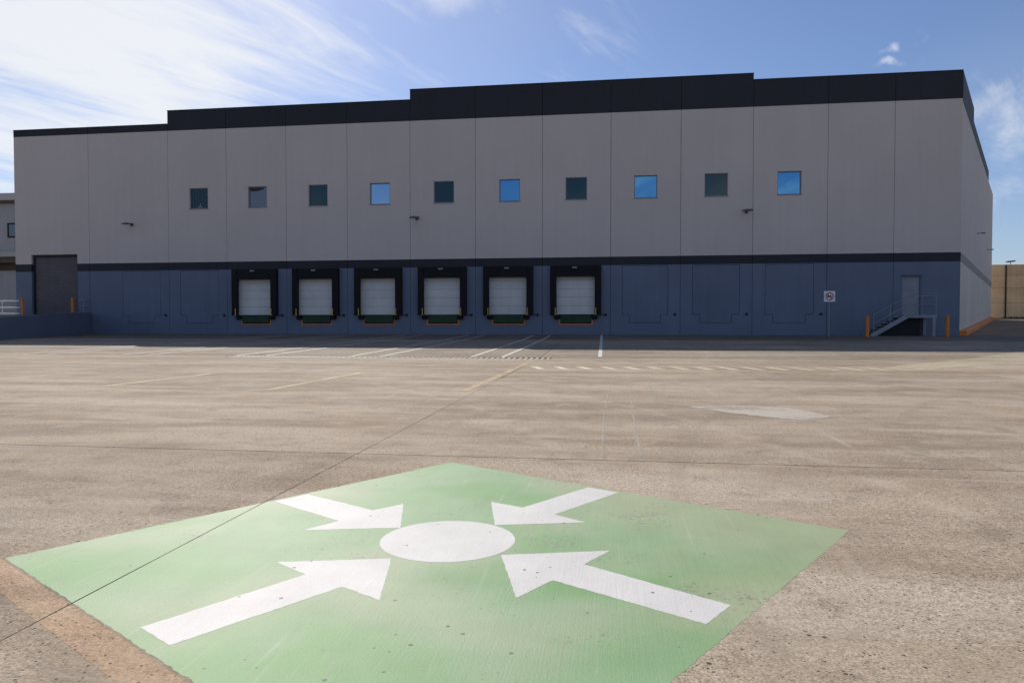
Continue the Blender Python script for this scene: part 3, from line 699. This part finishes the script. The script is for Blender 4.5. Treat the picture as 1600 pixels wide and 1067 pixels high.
def build_meeting_point():
    t = thing('meeting_point_marking', 'green painted square with white circle and four inward arrows on concrete', 'marking', 5.13, 38.45, 0.0)
    t.location = (0, 0, 0); t.rotation_euler = (0, 0, 0)
    A = Vector((3.275, 38.92)); B = Vector((4.692, 36.595)); e2 = Vector((2.292, 1.397)); D_ = B + e2; E_ = A + e2
    sq = [tuple(A), tuple(B), tuple(D_), tuple(E_)]
    # slightly uneven painted edge
    rnd = random.Random(9); fine = []
    for i in range(4):
        p, q = Vector(sq[i]), Vector(sq[(i + 1) % 4])
        for j in range(110):
            fine.append(tuple(p + (q - p) * (j / 110) + Vector((rnd.uniform(-1, 1), rnd.uniform(-1, 1))) * (0.0040 if j else 0)))
    jn = (1.0, -0.0105); jc = 3.895 - 0.0105 * 36.36
    a_ = clip(fine, jn[0], jn[1], jc - 0.0035); b_ = clip(fine, -jn[0], -jn[1], -(jc + 0.0035))
    mb = MB()
    for pl in (a_, b_): mb.poly([W(s, d, NEAR) for s, d in pl])
    mb.build('green_square', M['greenpaint'], t)
    arrows = [
        [(4.303, 39.474), (4.48, 39.581), (4.826, 39.033), (5.009, 39.138), (4.912, 38.692), (4.445, 38.804), (4.63, 38.926)],
        [(3.954, 37.841), (4.075, 37.658), (4.574, 37.949), (4.696, 37.794), (4.815, 38.243), (4.363, 38.35), (4.469, 38.171)],
        [(5.701, 37.249), (5.883, 37.362), (5.546, 37.897), (5.712, 38.023), (5.267, 38.135), (5.172, 37.683), (5.365, 37.779)],
        [(6.264, 39.011), (6.156, 39.187), (5.616, 38.854), (5.498, 39.05), (5.369, 38.58), (5.838, 38.456), (5.73, 38.652)]]
    for pts in arrows:
        e = []
        for i in range(7):
            p, q = Vector(pts[i]), Vector(pts[(i + 1) % 7]); nn_ = max(2, int((q - p).length / 0.02))
            for j in range(nn_): e.append(tuple(p + (q - p) * (j / nn_) + Vector((rnd.uniform(-1, 1), rnd.uniform(-1, 1))) * 0.0022))
        sheet('arrow', e, M['whitepaint'], t, 2 * NEAR)
    sheet('circle', [(5.091 + .312 * math.cos(2 * math.pi * i / 72), 38.40 + .312 * math.sin(2 * math.pi * i / 72)) for i in range(72)], M['whitepaint'], t, 2 * NEAR)
    # brighter strip of washed concrete along the square's near left edge
    u = e2.normalized(); nn = Vector((-u.y, u.x)); n0 = 0.012
    p0 = A - u * 0.35; p1 = E_ + u * 0.1
    p2 = A - u * 0.9; fr = []
    for j in range(41):
        q_ = p0 + (p1 - p0) * (j / 40); fr.append(tuple(q_ + nn * n0))
    for j in range(40, -1, -1):
        q_ = p0 + (p1 - p0) * (j / 40); fr.append(tuple(q_ + nn * (0.135 + rnd.uniform(-.0015, .0015))))
    mb = MB()
    for pl in (clip(fr, jn[0], jn[1], jc - 0.0035), clip(fr, -jn[0], -jn[1], -(jc + 0.0035))): mb.poly([W(s, d, 0.0004) for s, d in pl])
    mb.build('washed_edge', M['edge'], t)
build_meeting_point()
# white bay lines in front of the docks
WL = [-13.65, -12.72, -10.03, -9.12, -6.00, -5.0, -2.20, -1.24, 1.62, 2.57]
ORD = ['first', 'second', 'third', 'fourth', 'fifth']
for i, s_ in enumerate(WL):
    o = strip('bay_line', [(s_, 20.45), (s_, 13.0), (s_ - .06, 6.0), (s_ - .22, 0.9)], 0.095, M['whiteline'])
    tag(o, '%s thin white bay line of the %s pair from the left, running to the docks' % (('left', 'right')[i % 2], ORD[i // 2]), 'line marking', 'white bay lines at the docks')
o = strip('bay_line', [(5.50, 19.95), (5.40, 10.0), (5.28, 0.6)], 0.12, M['whiteline']); tag(o, 'single thick white line right of the last dock, running up to the wall', 'line marking', 'white bay lines at the docks')
for s_, d0, d1, lab in ((-5.06, 30.4, 28.4, 'faint yellow line farthest left on the yard concrete'), (-2.19, 31.4, 28.3, 'faint yellow line second from left on the yard'),
                   (0.71, 31.5, 27.6, 'faint yellow line left of the diagonal slab joint'), (3.70, 31.2, 21.6, 'long orange yellow line running up to the end of the drain')):
    o = strip('lane_line', [(s_ - .03, d0), (s_ + .04, d1)], 0.13, M['yellowline']); tag(o, lab, 'line marking', 'yellow lines on the yard')
# hatch: a row of short skewed dashes that turns into a hatched band on the right
s_ = 3.94; q = 0
NTH = 'first second third fourth fifth sixth seventh eighth ninth tenth eleventh twelfth thirteenth fourteenth fifteenth sixteenth seventeenth eighteenth'.split()
while s_ < 12.2:
    d0 = 25.0 - 0.075 * (s_ - 4); d1 = d0 + 0.92
    o = sheet('hatch_dash', [(s_, d0), (s_ + .17, d0), (s_ + .45, d1), (s_ + .28, d1)], M['cream'])
    tag(o, '%s slanted cream dash from the left in the dashed row across the yard' % NTH[q], 'line marking', 'slanted dashes across the yard')
    s_ += 0.535; q += 1
hb = thing('hatched_band', 'cream hatched band of slanted bars at the right edge of the yard', 'line marking', 12.3, 24, 0.0)
hb.location = (0, 0, 0); hb.rotation_euler = (0, 0, 0)
for i in range(30):
    u = i / 29.0; s0 = 12.3 + 7.0 * u; d0 = 23.85 - 8.0 * u
    sheet('bar', [(s0, d0), (s0 + .15, d0), (s0 + .46 + .5 * u, d0 + 1.2 + .3 * u), (s0 + .31 + .5 * u, d0 + 1.2 + .3 * u)], M['cream'], hb)
SPL = [(6.76, 32.82), (7.1, 32.70), (7.5, 32.64), (7.96, 32.83), (8.12, 33.2), (8.20, 33.56), (8.0, 33.80), (7.84, 33.90), (7.65, 33.82), (7.48, 33.66), (7.3, 33.5), (7.11, 33.30), (6.9, 33.05)]
rs_ = random.Random(12); spl = []
for i in range(len(SPL)):
    p, q = Vector(SPL[i]), Vector(SPL[(i + 1) % len(SPL)])
    for j in range(6): spl.append(tuple(p + (q - p) * (j / 6) + Vector((rs_.uniform(-1, 1), rs_.uniform(-1, 1))) * 0.022))
o = sheet('cement_spill', spl, M['spill'], None, 0.003)
tag(o, 'pale grey cement spill dried on the concrete yard', 'stain')
for lab, pts in (('left long', [(5.86, 28.7), (5.80, 31.0), (5.785, 32.5), (5.765, 34.0), (5.77, 35.2), (5.775, 36.3)]), ('right long', [(6.16, 28.6), (6.13, 30.6), (6.10, 32.4), (6.07, 34.7), (6.066, 36.2)]),
                 ('left short', [(6.50, 28.6), (6.44, 30.5), (6.40, 32.2)]), ('right short', [(6.72, 28.3), (6.64, 30.4), (6.57, 32.3)])):
    o = strip('scrape_mark', pts, 0.022, M['scrape'], 0.003); tag(o, '%s pale scrape line running away across the yard concrete' % lab, 'scratch', 'pale scrape lines')

# ------------------------------------------------------------------ neighbouring building on the left
def build_neighbour():
    t = thing('neighbour_building', 'low grey building with cream ledge seen past the left end of the warehouse', 'building', -40, -14, ZB)
    X0, X1 = -30, -3.0
    mb = MB(); mb.box(X0, X1, 0.0, 12, -0.6, 5.3); mb.build('lower_wall', M['nbwall'], t)
    mb = MB(); mb.box(X0, X1, 0.35, 12, 5.301, 5.95); mb.build('recess', M['nbdark'], t)
    mb = MB(); mb.box(X0, X1 + .1, -0.7, 12, 5.951, 6.45); mb.build('soffit_beam', M['nbdark'], t)
    mb = MB(); mb.box(X0, X1 + .2, -0.9, 12, 6.451, 6.88); mb.build('ledge', M['nbtrim'], t)
    x = X0
    while x < X1 - .1:
        mb = MB(); x2 = min(x + 3.0, X1); mb.box(x + .012, x2 - .012, 0.0, 12, 6.881, 11.20); mb.build('wall_panel', M['nbwall'], t); x = x2
    mb = MB(); mb.box(X0, X1 + .2, -0.35, 12.2, 11.201, 11.42); mb.build('soffit', M['nbdark'], t)
    mb = MB(); mb.box(X0, X1 + .25, -0.4, 12.2, 11.421, 12.02); mb.build('fascia', M['wall'], t)
    for xw in (-6.66, -12.6, -18.6):
        f = MB(); w_, z0, z1, b_ = 1.25, 8.20, 9.48, 0.13
        f.box(xw, xw + w_, -.05, -.002, z0, z0 + b_); f.box(xw, xw + w_, -.05, -.002, z1 - b_, z1); f.box(xw, xw + b_, -.05, -.002, z0 + b_, z1 - b_); f.box(xw + w_ - b_, xw + w_, -.05, -.002, z0 + b_, z1 - b_)
        wd = f.build('window', M['darksteel'], t)
        p = MB(); p.box(xw + b_, xw + w_ - b_, -.03, -.004, z0 + b_, z1 - b_); p.build('pane', M['glassgrey'], wd)
build_neighbour()
ps = thing('lamp_post', 'short pale post with curved arm behind the railing at the far left', 'lamp post', -34.45, -3.0, ZB)
mb = MB(); mb.tube([(0, 0, 0), (0, 0, 2.7), (-.1, 0, 2.95), (-.3, 0, 3.1), (-.5, 0, 3.12)], 0.05, 8); mb.build('pole', M['galv'], ps)

# ------------------------------------------------------------------ boundary wall on the right
def build_boundary():
    D0 = -36; zb = gz(D0)
    t = thing('boundary_wall', 'tall tan concrete panel wall closing the lane beyond the warehouse', 'wall', 40, D0, zb)
    H = 5.30; rows = [0, 1.52, 3.0, 4.28, H]; x = 0.0; rnd = random.Random(8)
    cw = [2.5, 2.56, 2.6, 2.6, 2.6, 2.6, 2.6, 2.6]
    mb = MB(); mb.box(-2, 21, 0.06, 0.3, -0.6, H - .02); mb.build('wall_core', M['nbdark'], t)
    x = -0.03 - 2.5 + 0.05
    for c in [2.5] + cw:
        for z0, z1 in zip(rows[:-1], rows[1:]):
            o = rnd.uniform(0, 0.012); b_ = MB(); b_.box(x + .018, x + c - .018, -o, 0.12, z0 + (.012 if z0 else -.4), z1 - .012); b_.build('wall_panel', M['tan'], t, 0.008)
        x += c
    mb = MB(); mb.tube([(5.10, -.12, 0), (5.10, -.12, H + .02)], 0.055, 10); mb.build('downpipe', M['darksteel'], t)
    mb = MB(); mb.box(-2, 21, -.05, .32, H - .019, H + .06); mb.build('coping', M['tan'], t)
    c = MB(); c.box(7.2, 9.8, -.3, -.02, 1.05, 1.12); c.box(7.2, 7.27, -.3, -.02, .3, 1.05); c.build('bracket', M['nbdark'], t)
    l = thing('floodlight', 'small floodlight on top of the tan wall', 'lamp', 45.6, D0 - .1, zb + H + .06)
    m_ = MB(); m_.tube([(0, 0, 0), (0, 0, .22)], .03, 8); m_.build('stem', M['darksteel'], l)
    m_ = MB(); m_.prism([(-.45, -.2, .2), (.3, -.2, .28), (.42, -.2, .42), (-.35, -.2, .36)], (0, .35, 0)); m_.build('head', M['darksteel'], l, 0.01)
build_boundary()
def weeds():
    rnd = random.Random(2); mb = MB(); D0 = -35.5
    for _ in range(900):
        s = rnd.uniform(44.6, 56); d = D0 + rnd.uniform(-.25, .35); h = rnd.uniform(.05, .22) * (1 if rnd.random() < .8 else 1.8)
        a = rnd.uniform(0, 6.28); p = W(s, d); q = Vector((math.cos(a), math.sin(a), 0)) * rnd.uniform(.02, .05)
        tip = p + Vector((rnd.uniform(-.1, .1), rnd.uniform(-.1, .1), h)); i = len(mb.v)
        mb.v += [tuple(p - q), tuple(p + q), tuple(tip)]; mb.f.append((i, i + 1, i + 2))
    m = paint('weed_leaves', (0.045, 0.06, 0.025), 0.8, .3, .2, 4, 50, 0, False)
    o = mb.build('weeds', m); tag(o, 'dark weeds and litter along the foot of the tan wall', 'weeds', kind='stuff')
weeds()
